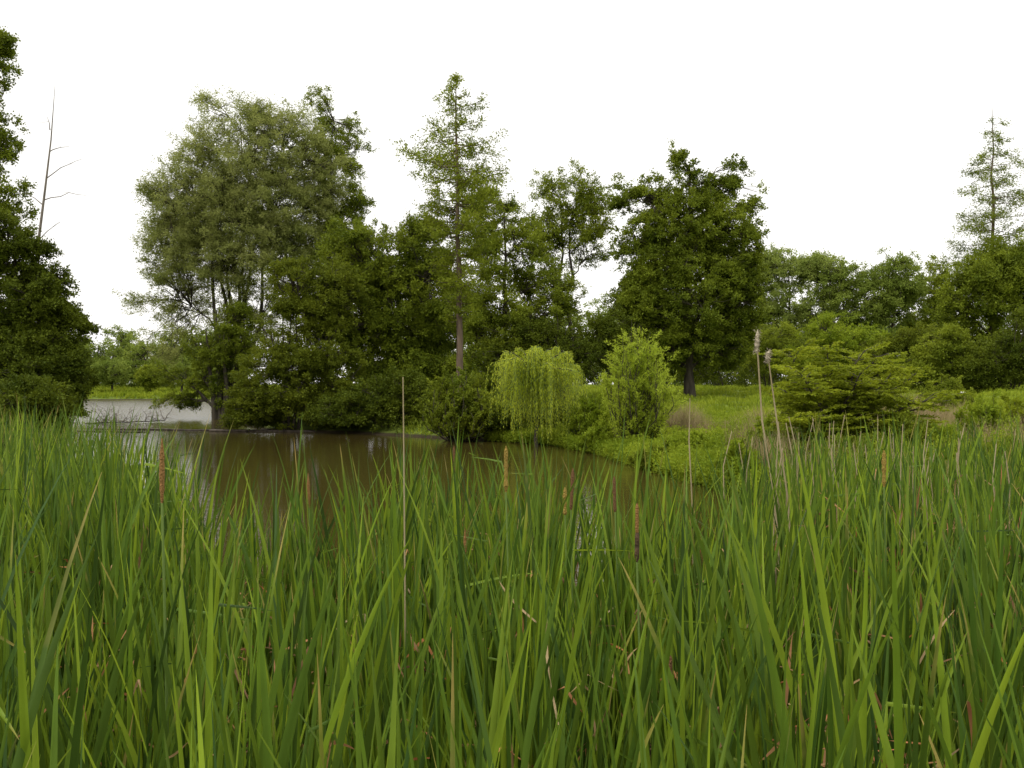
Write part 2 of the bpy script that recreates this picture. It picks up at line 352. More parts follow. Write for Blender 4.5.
def tree(name, label, cat, D, base, ells, mat, nleaf, leaf=(.13, .07), seed=0, top=None, rtrunk=.22, bark='bark', gap=.0, clump=None, per=70,
         stems=1, droop=0., up=.3, group=None, nlimb=10, depth=.85, spread=.5, dy=0, boughs=26, bough_share=.45):
    """base: px position of the foot; ells: crown lobes in px (cx, cy, rx, ry[, weight]) at distance D"""
    rng = np.random.default_rng(seed + 11)
    nleaf = int(nleaf * 2.9); leaf = (leaf[0] * .98, leaf[1] * .98)
    s = D / FPX
    bx = (base - CX) * s; by = D
    bz = max(hz1(bx, by) - .05, -.35)
    org = np.array([bx, by, bz])
    root = empty(name, org); tag(root, label, cat, group)
    E = []
    for e in ells:
        c = P(e[0], e[1], D); c[1] += rng.uniform(-.25, .25) * e[2] * s
        E.append((c, np.array([e[2] * s, e[2] * s * depth, e[3] * s]), e[4] if len(e) > 4 else 1.0))
    ar = np.array([e[1][0] * e[1][2] * e[2] for e in E]); pr = ar / ar.sum()
    nc = max(20, nleaf // per); axis0 = (np.mean([e[0][0] for e in E]), D)
    pick = rng.choice(len(E), nc * 3, p=pr)
    c0 = np.array([e[0] for e in E])[pick]; rad = np.array([e[1] for e in E])[pick]
    u = unit(rng.normal(0, 1, (nc * 3, 3)))
    rr = rng.uniform(0, 1, nc * 3) ** (1 / 2.4)
    cen = c0 + u * rad * (rr * rng.uniform(.86, 1.06, nc * 3))[:, None]
    msz = math.sqrt(ar.mean())
    if boughs:
        nb = boughs; pk = rng.choice(len(E), nb, p=pr); ub = unit(rng.normal(0, 1, (nb, 3)))
        bc = np.array([e[0] for e in E])[pk] + ub * np.array([e[1] for e in E])[pk] * (rng.uniform(.35, 1.0, nb) ** .6)[:, None]
        br = msz * rng.uniform(.28, .60, nb) * min(1.0, (26 / nb) ** .4)
        sel = rng.random(len(cen)) < bough_share; bi = rng.integers(0, nb, len(cen)); ud = unit(rng.normal(0, 1, (len(cen), 3))) * (rng.uniform(0, 1, len(cen)) ** .45)[:, None]
        outw = bc[bi] - np.array([axis0[0], axis0[1], 0]); outw[:, 2] = 0; outw = unit(outw)
        q_ = bc[bi] + ud * br[bi][:, None] * np.array([1, 1, .50]); rad_ = ((ud * outw).sum(1)) * br[bi]; q_[:, 2] -= .28 * rad_
        cen = np.where(sel[:, None], q_, cen)
    nv = noise3(cen, rng, 1.6 / max(msz * .5, .6)) + .5 * noise3(cen, rng, 4 / max(msz * .5, .6))
    q = np.quantile(nv, .0 + gap); keep = nv >= q
    cen = cen[keep][:nc]
    cen = cen[cen[:, 2] > bz + .25]
    cr_ = clump if clump else msz * (.17 if boughs else .24)
    axy = np.array([c0[:, 0].mean(), by])
    V, F = spray(cen, rng.uniform(.6, 1.25, len(cen)) * cr_, axy, per, leaf[0], leaf[1], rng, up=up, droop=droop)
    V[:, 2] = np.maximum(V[:, 2], .03)
    cm = make_mesh(name + '_crown', V - org, F, M[mat])
    # wood
    mb = MB()
    topz = cen[:, 2].max()
    tp = np.array([axy[0] if top is None else (top - CX) * s, by, topz - (topz - bz) * .08])
    trunks = []
    for k in range(stems):
        if stems == 1: b = tp; a = org.copy()
        else:
            ang = rng.uniform(0, 6.28); fr = (k + .5) / stems - .5
            b = np.array([axy[0] + fr * msz * 2.6 * spread, by + rng.uniform(-.4, .4) * msz, bz + (topz - bz) * (.95 - abs(fr) * .5)])
            a = org + np.array([fr * 1.0, rng.uniform(-.3, .3), 0])
        pts = curve_pts(a, b, 9, rng, wob=.008 if stems == 1 else .012)
        if stems > 1: pts[:, 2] += np.linspace(0, 1, 9) * (1 - np.linspace(0, 1, 9)) * .5 * msz
        r0 = rtrunk * (1 if stems == 1 else .75)
        rads = r0 * (1 - np.linspace(0, 1, 9) * .85); rads[0] *= 1.4
        mb.tube(pts, rads, 8); trunks.append((pts, rads))
    lab, cc = kmeans(cen, nlimb, rng)
    for j in range(len(cc)):
        mem = cen[lab == j]
        if not len(mem): continue
        c = cc[j]
        # nearest stem, attach lower than the lobe
        best = None
        for pts, rads in trunks:
            hd = np.hypot(pts[:, 0] - c[0], pts[:, 1] - c[1]); want = c[2] - .75 * hd
            i = int(np.argmin(np.abs(pts[:, 2] - np.maximum(want, bz + (topz - bz) * .12)) + hd * .3))
            sc = hd[i]
            if best is None or sc < best[0]: best = (sc, pts[i], rads[i])
        a, r0 = best[1], best[2] * .55
        L = curve_pts(a, c, 6, rng, sag=.12, wob=.03)
        mb.tube(L, np.linspace(max(r0, .03), .03, 6), 5)
        l2, c2 = kmeans(mem, max(2, len(mem) // 9), rng, 3)
        for q in range(len(c2)):
            m2 = mem[l2 == q]
            if not len(m2): continue
            st = L[rng.integers(2, 6)]
            B = curve_pts(st, c2[q], 4, rng, sag=.1, wob=.05); mb.tube(B, np.linspace(.03, .016, 4) * max(1, D / 60), 4)
            for m_ in m2:
                mb.tube(curve_pts(B[rng.integers(1, 4)], m_, 3, rng, wob=.06), np.array([.016, .011, .006]) * max(1, D / 60), 3)
    link('trunk', mb.mesh(name + '_trunk', M[bark], smooth=True), root).location = (0, 0, 0)
    tr = root.children[0]
    tr.data.transform(__import__('mathutils').Matrix.Translation(-root.location))
    link('crown', cm, root)
    return root

def whorl_tree(name, label, cat, D, foot, top, prof, mat, bark, n, leafn, seed, leaf=(.13, .07), r0=.2, sub=.12, group=None, bare=0, up=.1, yb=None, droop=.15):
    """tall narrow tree: trunk from foot px to top px, side branches with prof [(py, halfwidth px)]"""
    rng = np.random.default_rng(seed)
    s = D / FPX
    org = P(foot[0], foot[1], D); org[2] = hz1(org[0], D) - .05
    tp = P(top[0], top[1], D); root = empty(name, org); tag(root, label, cat, group)
    mb = MB(); pts = curve_pts(org, tp, 14, rng, wob=.0018); rads = r0 * (1 - np.linspace(0, 1, 14) ** 1.1 * .93)
    mb.tube(pts, rads, 8)
    py = np.array([p[0] for p in prof], float); hw = np.array([p[1] for p in prof], float)
    cen = []; rs = []
    for k in range(n):
        y = py[0] + (py[-1] - py[0]) * rng.random() ** .78; wpx = np.interp(y, py, hw) * rng.uniform(.55, 1.08)
        z = H - (y - CY) * s; t = (z - org[2]) / (tp[2] - org[2])
        a = org + (tp - org) * t; a = np.array([np.interp(z, pts[:, 2], pts[:, i]) for i in range(3)])
        az = rng.uniform(0, 6.28); ln = wpx * s
        b = a + np.array([math.cos(az) * ln, math.sin(az) * ln, up * ln + rng.normal(0, .12) * ln])
        B = curve_pts(a, b, 5, rng, sag=-droop, wob=.03); mb.tube(B, np.linspace(.016 + .008 * ln, .006, 5), 4)
        m = max(2, int(ln * 3.4))
        for q in range(m):
            f = rng.uniform(.3, 1.0); i = f * 4; i0 = min(int(i), 3); c = B[i0] + (B[i0 + 1] - B[i0]) * (i - i0)
            c2 = c + rng.normal(0, 1, 3) * np.array([1, 1, .5]) * ln * sub
            mb.tube(np.stack([c, c2]), [.010, .005], 3); cen.append(c2); rs.append(min(.62, .2 + .24 * ln))
    cen = np.array(cen)
    V, F = spray(cen, rng.uniform(.6, 1.3, len(cen)) * np.array(rs), org[:2], leafn, leaf[0], leaf[1], rng, up=.2, ntw=5)
    me = mb.mesh(name + '_trunk', M[bark], smooth=True)
    me.transform(__import__('mathutils').Matrix.Translation(-root.location))
    link('trunk', me, root); link('crown', make_mesh(name + '_crown', V - org, F, M[mat]), root)
    return root

# --- big trees on the point in the middle of the pond
tree('willow_tree', 'large grey-green willow with fanning stems leaning over the pond', 'tree', 60, 232,
     [(240, 165, 66, 70), (205, 190, 50, 55), (175, 250, 34, 48), (170, 335, 30, 34, .6), (200, 220, 56, 74), (285, 190, 50, 85), (255, 260, 65, 60), (172, 262, 30, 45, .7), (182, 215, 34, 50), (262, 122, 34, 26), (215, 145, 24, 22), (300, 130, 24, 30, .6), (318, 180, 30, 50, .8),
      (268, 230, 60, 60), (225, 250, 45, 50), (262, 330, 40, 50), (150, 305, 32, 16, .5), (205, 310, 40, 35, .5), (135, 300, 16, 9, .5)], 'willow', 108000, (.17, .045), 1, stems=7, rtrunk=.24, gap=.06, per=60, nlimb=22, spread=.75, droop=.1, boughs=110, bough_share=.25)
tree('waterside_tree', 'dark leafy tree at the foot of the grey-green willow, drooping to the water', 'tree', 58, 222,
     [(218, 375, 24, 40), (185, 385, 26, 22, .5), (205, 345, 26, 22, .6), (235, 340, 26, 40), (165, 370, 22, 12, .35), (178, 402, 18, 10, .35)], 'alder', 18000, (.13, .06), 2, rtrunk=.28, gap=.25, per=50, droop=.5, stems=3)
tree('alder_tree', 'dark green ragged-topped tree rising behind the right side of the willow', 'tree', 62, 330,
     [(330, 150, 30, 32, .7), (322, 105, 17, 22, .45), (350, 125, 16, 12, .4), (335, 195, 36, 40), (330, 255, 45, 50), (352, 230, 24, 36), (300, 160, 20, 22, .5)], 'mid', 30000, (.13, .065), 3, bough_share=.2, gap=.25, per=50, nlimb=12)
tree('round_bush', 'olive-green rounded bush at the waterline below the willow', 'bush', 43.2, 290,
     [(290, 290, 30, 30, .7), (320, 285, 34, 34), (250, 415, 24, 20), (270, 385, 38, 44), (300, 345, 42, 58), (325, 380, 45, 50), (335, 300, 30, 40, .8), (250, 402, 22, 28), (285, 408, 40, 24), (330, 410, 40, 22)], 'olive', 62000, (.11, .06), 4, boughs=50, stems=5, rtrunk=.10, gap=.12)
tree('dense_tree', 'broad dark green tree between the olive bush and the tall straight trunk', 'tree', 47, 395,
     [(385, 268, 48, 48), (360, 300, 38, 52), (415, 300, 45, 70), (385, 350, 60, 50), (440, 350, 30, 60), (395, 395, 55, 38), (345, 250, 28, 36, .8), (418, 240, 26, 30, .8), (450, 390, 40, 40)], 'alder', 95000, (.13, .07), 5, boughs=60, gap=.1, nlimb=16)
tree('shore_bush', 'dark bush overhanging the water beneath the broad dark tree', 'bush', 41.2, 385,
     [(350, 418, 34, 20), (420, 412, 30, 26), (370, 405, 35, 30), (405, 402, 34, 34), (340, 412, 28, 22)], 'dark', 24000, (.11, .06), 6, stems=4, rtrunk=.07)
whorl_tree('tall_tree', 'tall slender tree with a bare straight trunk and airy feathery crown', 'tree', 43.2, (461, 400), (456, 72),
     [(76, 5), (90, 13), (112, 30), (130, 40), (158, 56), (172, 50), (200, 38), (240, 34), (290, 24), (320, 18)], 'mid', 'bark_pine', 175, 46, 7, (.115, .055), r0=.19)
tree('background_tree', 'mid-green tree behind the tall slender trunk, left of the airy ash', 'tree', 56, 505,
     [(490, 225, 34, 38), (515, 260, 40, 48), (480, 280, 36, 60), (540, 300, 38, 45), (505, 330, 50, 40), (470, 200, 22, 22, .6)], 'mid', 40000, (.13, .07), 8, boughs=45, gap=.22, nlimb=12)
tree('ash_tree', 'airy open-crowned tree with forked limbs showing against the sky', 'tree', 60, 560,
     [(565, 190, 36, 28), (545, 220, 24, 32), (590, 215, 24, 36), (568, 240, 38, 34, .7), (555, 280, 34, 25, .6), (600, 250, 16, 30, .7)], 'mid', 13500, (.14, .065), 9, gap=.48, per=36, nlimb=10, rtrunk=.26, boughs=40, bough_share=.15, stems=2, spread=.3)
tree('thicket', 'low dark thicket under the airy open-crowned tree', 'bush', 54, 560,
     [(540, 355, 55, 35), (590, 352, 45, 38), (500, 370, 45, 30), (615, 330, 24, 30)], 'dark', 30000, (.13, .07), 10, stems=5, rtrunk=.1)
tree('maple_tree', 'large dense dark green tree standing alone right of centre', 'tree', 55, 690,
     [(690, 230, 48, 42), (655, 255, 42, 50), (722, 255, 42, 55), (690, 300, 78, 58), (645, 305, 38, 40), (735, 310, 30, 55), (685, 350, 68, 34), (705, 190, 22, 20, .6), (668, 200, 22, 24, .7), (690, 175, 12, 16, .5), (722, 200, 18, 22, .6),
      (680, 168, 12, 16, .4), (735, 172, 16, 16, .4), (748, 205, 14, 14, .4), (625, 195, 18, 22, .35), (650, 180, 12, 12, .3), (672, 150, 6, 10, .25), (728, 160, 6, 10, .25), (757, 190, 7, 8, .25)], 'alder', 115000, (.14, .08), 11, boughs=85, bough_share=.38, gap=.12, nlimb=20, rtrunk=.3, per=60)
# --- small trees on the bank
def shoot_shrub(name, label, cat, px, y0, half, D, mat, n, seed, leaf=(.085, .018), r=.02, low=.12, per=60, spread=.16, yb=None):
    """many upright shoots from one foot, leafy nearly all the way down"""
    rng = np.random.default_rng(seed); s = D / FPX; x = (px - CX) * s
    org = np.array([x, D, hz1(x, D) - .05]); root = empty(name, org); tag(root, label, cat)
    mb = MB(); LP = []; LD = []; hgt = H - (y0 - CY) * s - org[2]; hw = half * s
    for k in range(n):
        az = rng.uniform(0, 6.28); q = rng.uniform(0, 1) ** .6
        h = hgt * (1 - .42 * q ** 2) * rng.uniform(.62, 1.03); o = hw * q
        e = np.array([math.cos(az) * o, math.sin(az) * o, h]); a = np.array([math.cos(az), math.sin(az), 0]) * rng.uniform(0, .12)
        t = np.linspace(0, 1, 8)[:, None]; p = a + (e - a) * t; p[:, :2] += (np.array([math.cos(az), math.sin(az)]) * o * .55 * np.sin(t * math.pi))
        p[1:] += rng.normal(0, .015 * hgt, (7, 3)); mb.tube(p, np.linspace(r, r * .25, 8), 4)
        for m in range(7):      # side twigs
            f = rng.uniform(low, .97) * 7; i = min(int(f), 6); c = p[i] + (p[i + 1] - p[i]) * (f - i)
            az2 = rng.uniform(0, 6.28); ln = hgt * rng.uniform(.06, .20)
            d = unit(np.array([math.cos(az2) * .7, math.sin(az2) * .7, rng.uniform(.3, 1.2)])); u = rng.uniform(0, 1, per)
            LP.append(c + d * (ln * u)[:, None] + rng.normal(0, .03, (per, 3))); LD.append(unit(d + rng.normal(0, .6, (per, 3))))
            mb.tube(np.stack([c, c + d * ln]), [r * .3, r * .15], 3)
    p = np.concatenate(LP); d = np.concatenate(LD); p[:, 2] = np.maximum(p[:, 2], .05)
    V, F = leaf_quads(p, d, leaf[0] * rng.uniform(.7, 1.3, len(p)), leaf[1] * rng.uniform(.7, 1.3, len(p)), rng)
    link('trunk', mb.mesh(name + '_stems', M['bark'], smooth=True), root); link('crown', make_mesh(name + '_crown', V, F, M[mat]), root)
shoot_shrub('young_willow', 'small bright yellow-green bushy willow with upright shoots on the bank', 'tree', 636, 320, 30, 28.5, 'bright', 95, 12, (.10, .024), .02)
shoot_shrub('leafy_shrub', 'mid-green shrub at the water left of the weeping willow', 'bush', 460, 366, 34, 36, 'mid', 90, 13, (.11, .055), .03)
shoot_shrub('bank_shrub', 'light green shrub between the weeping willow and the bright young willow', 'bush', 590, 394, 18, 31.8, 'herb', 60, 14, (.09, .035), .015)
shoot_shrub('bank_shrub', 'low yellow-green shrub at the waterline under the bright young willow', 'bush', 604, 422, 22, 29.5, 'herb', 45, 16, (.08, .035), .012)
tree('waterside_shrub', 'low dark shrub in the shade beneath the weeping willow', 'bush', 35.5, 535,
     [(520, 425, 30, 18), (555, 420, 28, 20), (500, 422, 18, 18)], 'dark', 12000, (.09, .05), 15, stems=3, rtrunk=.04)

def weeping_willow():
    rng = np.random.default_rng(5); D = 32.6; s = D / FPX
    org = P(537, 440, D); org[2] = hz1(org[0], D) - .05
    root = empty('weeping_willow', org)
    tag(root, 'small weeping willow with hanging yellow-green strands beside the water', 'tree')
    mb = MB(); tw = MB(); LP = []; LD = []
    mb.tube(curve_pts(org, P(536, 375, D), 6, rng, wob=.02), np.linspace(.08, .045, 6), 7)
    tops = [(505, 352, -.5), (518, 347, .5), (497, 362, .3), (530, 350, .9), (545, 352, -.9), (556, 346, .3), (568, 352, -.3), (578, 366, .4), (562, 358, 1.1), (512, 360, -1.1), (540, 358, 0.1), (548, 366, -1.4), (526, 366, 1.5), (572, 372, -.9), (502, 372, .8), (537, 345, .7), (536, 348, -.6), (541, 350, 1.3), (531, 350, -1.1)]
    for (px, py, dy) in tops:
        a = P(536, 378, D) + rng.normal(0, .05, 3); b = P(px, py, D) + np.array([0, dy, 0])
        pts = curve_pts(a, b, 8, rng, sag=.35, wob=.02); mb.tube(pts, np.linspace(.035, .01, 8), 5)
        out = unit(b - a)
        for k in range(46):
            f = rng.uniform(.25, 1); i = f * 7; i0 = min(int(i), 6); c = pts[i0] + (pts[i0 + 1] - pts[i0]) * (i - i0)
            ln = rng.uniform(.8, 2.6) * (.55 + .6 * rng.random())
            az = rng.uniform(0, 6.28); o2 = np.array([math.cos(az), math.sin(az), 0]) * rng.uniform(.1, .45) + out * [1, 1, 0] * .25
            t = np.linspace(0, 1, 9)[:, None]
            st = c + o2 * np.sqrt(t) * .9 + np.array([0, 0, 1]) * (.18 * np.sin(t * 3.1) * (t < 1) - ln * t ** 1.25)
            st[:, 2] = np.maximum(st[:, 2], org[2] + .1)
            st += rng.normal(0, .012, st.shape)
            tw.tube(st, np.linspace(.007, .004, 9), 3)
            m = int(ln * 26)
            ii = rng.uniform(0, 7.99, m); j = ii.astype(int); fr = (ii - j)[:, None]
            LP.append(st[j] + (st[j + 1] - st[j]) * fr + rng.normal(0, .02, (m, 3)))
            LD.append(unit(unit(st[j + 1] - st[j]) + rng.normal(0, .45, (m, 3)) + [0, 0, -.3]))
    p = np.concatenate(LP); d = np.concatenate(LD); V, F = leaf_quads(p, d, rng.uniform(.08, .13, len(p)), rng.uniform(.016, .026, len(p)), rng)
    for nm, b in (('trunk', mb), ('twigs', tw)):
        me = b.mesh('weeping_' + nm, M['bark'] if nm == 'trunk' else M['stem'], smooth=True)
        me.transform(__import__('mathutils').Matrix.Translation(-root.location)); link(nm, me, root)
    link('crown', make_mesh('weeping_crown', V - org, F, M['weep']), root)
weeping_willow()

# --- right hand background
tree('background_tree', 'pale grey-green willow right of the large dense dark tree', 'tree', 88, 790,
     [(780, 290, 34, 42), (812, 290, 30, 34), (795, 330, 50, 40), (760, 275, 22, 26)], 'pale', 30000, (.20, .10), 21, gap=.12)
tree('background_tree', 'pointed fresh green tree in the distance behind the layered shrub', 'tree', 86, 848,
     [(843, 285, 22, 26), (850, 320, 32, 38), (835, 340, 36, 30)], 'far', 18000, (.20, .11), 22)
tree('background_tree', 'round-topped grey-green distant tree with its trunk showing', 'tree', 84, 892,
     [(893, 278, 28, 26), (905, 300, 26, 26), (880, 300, 24, 26), (893, 330, 26, 26, .5)], 'far', 15000, (.19, .10), 23, gap=.3, per=45, rtrunk=.28)
tree('background_tree', 'thin gappy distant tree left of the tall conifer', 'tree', 86, 935,
     [(932, 280, 20, 26), (945, 315, 26, 34), (920, 320, 20, 30)], 'mid', 11000, (.19, .10), 24, gap=.4, per=45)
tree('background_tree', 'dark rounded distant tree under the tall conifer', 'tree', 63.5, 980,
     [(975, 295, 32, 36), (1010, 290, 36, 50), (990, 340, 45, 45), (955, 310, 24, 34), (1050, 290, 40, 60), (1015, 265, 26, 30), (975, 275, 26, 26)], 'alder', 50000, (.17, .09), 25, gap=.1)
whorl_tree('conifer_tree', 'tall thin conifer with tiers of sparse branches at the right edge', 'tree', 68, (995, 400), (992, 108),
     [(112, 6), (130, 17), (160, 30), (190, 36), (215, 42), (240, 50), (265, 44), (300, 30)], 'alder', 'bark_pine', 95, 40, 26, (.15, .055), r0=.24, sub=.10, up=.0, droop=-.05)
for i, (bx_, D_, el, mt, lb, nl) in enumerate([
    (770, 66, [(765, 350, 30, 35), (790, 355, 30, 30)], 'mid', 'mid-green bush at the right foot of the large dense tree', 14000),
    (835, 58, [(835, 345, 36, 34), (865, 350, 30, 26), (810, 365, 26, 22)], 'herb', 'fresh green bush rising behind the layered shrub', 18000),
    (905, 56, [(895, 360, 34, 24), (920, 352, 28, 30)], 'olive', 'olive bush at the left end of the far lawn', 16000),
    (950, 52, [(945, 358, 28, 32), (925, 368, 26, 24), (960, 385, 22, 18)], 'mid', 'mid-green bush on the lawn left of the dark edge tree', 16000),
    (1010, 50, [(1000, 365, 28, 30), (1030, 350, 34, 45), (985, 375, 18, 20)], 'dark', 'dark bush at the right edge beyond the lawn', 16000),
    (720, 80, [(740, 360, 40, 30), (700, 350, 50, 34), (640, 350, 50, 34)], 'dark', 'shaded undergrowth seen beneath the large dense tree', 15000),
]):
    tree('lawn_bush', lb, 'bush', D_, bx_, el, mt, nl, (.13, .065), 30 + i, stems=4, rtrunk=.07)

def layered_shrub():
    rng = np.random.default_rng(9); D = 20.5; s = D / FPX
    org = P(835, 470, D); org[2] = hz1(org[0], D) - .05
    root = empty('layered_shrub', org)
    tag(root, 'yellowish-olive shrub with flat layered horizontal branches on the near bank', 'bush')
    mb = MB(); cen = []; ax = []
    tops = [(800, 350), (835, 345), (870, 350), (905, 352), (785, 372), (925, 372), (850, 372), (815, 385), (880, 380), (905, 400), (795, 405), (850, 405), (870, 420), (820, 425), (900, 430), (780, 390), (845, 440), (885, 445), (930, 400), (805, 445), (775, 420), (915, 440), (860, 395), (835, 362), (790, 440), (930, 430)]
    for (px, py) in tops:
        b = P(px, py, D) + np.array([0, rng.uniform(-1.1, 1.1), 0])
        pts = curve_pts(org + rng.normal(0, .08, 3) * [1, 1, 0], b, 7, rng, sag=.25, wob=.02); mb.tube(pts, np.linspace(.035, .012, 7), 5)
        for k in range(24):
            az = rng.uniform(0, 6.28); ln = rng.uniform(.3, .95); f = rng.uniform(.3, 1) * 6; i0 = min(int(f), 5); a = pts[i0] + (pts[i0 + 1] - pts[i0]) * (f - i0)
            e = a + np.array([math.cos(az) * ln, math.sin(az) * ln, rng.uniform(-.12, .5) * ln])
            B = curve_pts(a, e, 5, rng, sag=.1, wob=.02); mb.tube(B, np.linspace(.010, .004, 5), 3)
            m = int(ln * 26)
            for q in range(m):
                g_ = rng.uniform(.1, 1) * 4; j = min(int(g_), 3); c = B[j] + (B[j + 1] - B[j]) * (g_ - j)
                sd = np.array([-math.sin(az), math.cos(az), 0]) * rng.choice([-1, 1]) + np.array([math.cos(az), math.sin(az), 0]) * .6
                cen.append(c); ax.append(sd * rng.uniform(.08, .22))
    cen = np.array(cen); ax = np.array(ax); k = 8
    t = np.linspace(.1, 1, k)[None, :, None]
    p = (cen[:, None] + ax[:, None] * t + rng.normal(0, .012, (len(cen), k, 3)) * [1, 1, .6]).reshape(-1, 3)
    d = unit(np.repeat(unit(ax), k, 0) + rng.normal(0, .5, p.shape) * [1, 1, .4])
    V, F = leaf_quads(p, d, rng.uniform(.055, .095, len(p)), rng.uniform(.026, .042, len(p)), rng)
    V[:, 2] = np.maximum(V[:, 2], .05)
    me = mb.mesh('layered_branches', M['bark'], smooth=True); me.transform(__import__('mathutils').Matrix.Translation(-root.location)); link('trunk', me, root)
    link('crown', make_mesh('layered_crown', V - org, F, M['layer']), root)
layered_shrub()
shoot_shrub('edge_shrub', 'loose leafy sapling by the right edge of the near bank', 'bush', 985, 388, 26, 21, 'herb', 30, 41, (.075, .035), .010, per=45)
shoot_shrub('edge_shrub', 'small leafy bush below the right end of the layered shrub', 'bush', 935, 420, 26, 19.5, 'herb', 34, 43, (.07, .03), .010, per=45)
tree('edge_shrub', 'dark tangled shrub behind the dead reeds under the layered shrub', 'bush', 19, 850,
     [(850, 452, 40, 18), (900, 456, 34, 16), (805, 455, 26, 14)], 'alder', 11000, (.065, .035), 42, stems=5, rtrunk=.015, per=50)

# --- left bank
tree('tall_tree', 'tall leafy tree cropped by the left edge, rising to the top', 'tree', 38, -45,
     [(-45, 70, 45, 55), (-50, 150, 55, 70), (-35, 230, 55, 50), (-4, 70, 20, 44, .7), (4, 130, 16, 34, .6), (6, 200, 26, 34, .7), (-5, 35, 12, 14, .25), (-50, 320, 60, 60)], 'alder', 28000, (.12, .07), 51, boughs=70, gap=.35, nlimb=14, rtrunk=.28, per=50)
tree('dense_tree', 'dense dark tree over the water at the left edge, below the bare snag', 'tree', 36, 20,
     [(15, 300, 45, 48), (40, 330, 38, 55), (20, 370, 62, 45), (58, 372, 34, 38), (5, 245, 30, 34, .6), (52, 290, 20, 32, .5), (30, 250, 16, 22, .3), (-40, 350, 50, 60), (70, 395, 20, 18, .7)], 'dark', 90000, (.11, .06), 52, boughs=55, gap=.1, nlimb=14, rtrunk=.24)
tree('shore_bush', 'dark bush at the waterline under the dense left tree', 'bush', 31, 25,
     [(10, 415, 40, 26), (55, 415, 26, 20), (35, 400, 40, 26), (-40, 410, 40, 34)], 'dark', 22000, (.10, .055), 53, stems=4, rtrunk=.05)
def snag():
    rng = np.random.default_rng(3); D = 37.5
    org = P(28, 395, D); org[2] = hz1(org[0], D) - .05
    mb = MB(); pts = np.array([org, P(31, 300, D), P(38, 245, D), P(45, 190, D), P(51, 140, D), P(55, 85, D)])
    mb.tube(pts, [.09, .075, .06, .045, .028, .006], 7)
    bm = []
    for a, b in [((44, 200), (90, 197)), ((47, 178), (84, 160)), ((49, 152), (72, 148)), ((43, 205), (22, 192)), ((50, 130), (44, 115)), ((39, 240), (60, 222))]:
        m = MB(); p = curve_pts(P(*a, D), P(*b, D) + [0, rng.uniform(-.4, .4), 0], 6, rng, sag=.12, wob=.012); m.tube(p, np.linspace(.024, .006, 6), 4); bm.append(m)
        q = p[3]; m.tube(curve_pts(q, q + rng.normal(0, .25, 3), 3, rng), [.008, .006, .004], 3)
    me = mb.mesh('snag_trunk', M['deadwood'], smooth=True)
    root = empty('dead_tree', org); tag(root, 'bare leaning dead trunk sticking up above the dark tree on the left', 'dead tree')
    T = __import__('mathutils').Matrix.Translation(-root.location)
    me.transform(T); link('trunk', me, root)
    for m in bm:
        me = m.mesh('snag_branch', M['deadwood']); me.transform(T); link('branch', me, root)
snag()

# --- far shore on the left
far = [(70, 345, 24, 'rounded distant tree nearest the left bank across the pond'), (98, 352, 22, 'low distant tree, second from the left bank across the pond'),
       (122, 340, 20, 'slightly pointed distant tree mid-gap across the pond'), (147, 352, 22, 'small rounded distant tree in the middle of the far shore'),
       (172, 338, 22, 'taller distant tree left of the willow on the far shore'), (200, 345, 22, 'distant tree partly hidden by the willow branches'),
       (228, 340, 24, 'distant tree behind the willow trunk'), (40, 340, 26, 'distant tree behind the dense left tree')]
for i, (px, py, r, lb) in enumerate(far):
    tree('distant_tree', lb, 'tree', 150 + (i % 3) * 9, px, [(px, py + 8, r, r * 1.0), (px + 8, py + 24, r, r * .8), (px - 9, py + 26, r, r * .7)], 'far', 7000, (.34, .18), 60 + i, gap=.1,
         group='trees on the far shore', per=40, nlimb=6)
for i, (px, py, r) in enumerate([(112, 372, 17), (150, 378, 14), (182, 374, 16), (85, 378, 14), (208, 378, 14)]):
    tree('distant_bush', ['darker round bush in the reeds of the far shore, left of mid-gap', 'small low bush on the far meadow at mid-gap', 'round bush on the far meadow just left of the willow',
                          'far meadow bush beside the left bank tree', 'far meadow bush behind the drooping waterside tree'][i], 'bush', 138, px, [(px, py, r, r * .8)], ['far', 'mid', 'far', 'mid', 'far'][i], 3000, (.28, .15), 80 + i,
         group='bushes on the far meadow', per=40, nlimb=4)
# a hedge line closing gaps far behind the middle and the right
for i, px in enumerate(range(430, 1120, 62)):
    rr = np.random.default_rng(i); ty = 318 + rr.uniform(-12, 14)
    tree('hedge_tree', ['far hedge tree seen through the gap by the tall slender trunk', 'far hedge tree left of the airy ash', 'far hedge tree behind the airy ash', 'far hedge tree left of the large dense tree',
                        'far hedge tree behind the large dense tree trunk', 'far hedge tree right of the large dense tree', 'far hedge tree behind the pale willow', 'far hedge tree behind the pointed green tree',
                        'far hedge tree behind the round-topped distant tree', 'far hedge tree behind the thin conifer', 'far hedge tree behind the dark edge tree', 'far hedge tree past the right edge'][i], 'tree',
         112, px, [(px, ty + 25, 40, 34), (px + 14, ty + 50, 40, 30), (px, ty + 62, 46, 12), (px + 30, ty + 62, 46, 12)], 'far', 12000, (.26, .14), 100 + i, per=40, nlimb=6, group='trees of the far hedge line')

# ------------------------------------------------------------------ grass and herbs on the banks
def scatter(n, xr, yr, rng, dmin=.15, dmax=999, cond=None):
    x = rng.uniform(*xr, n); y = rng.uniform(*yr, n); d = sdist(x, y); k = (d > dmin) & (d < dmax) & (np.abs(x) < y * .66 + 2)
    if cond is not None: k &= cond(x, y)
    x, y = x[k], y[k]; return np.stack([x, y, hz(x, y)], -1)

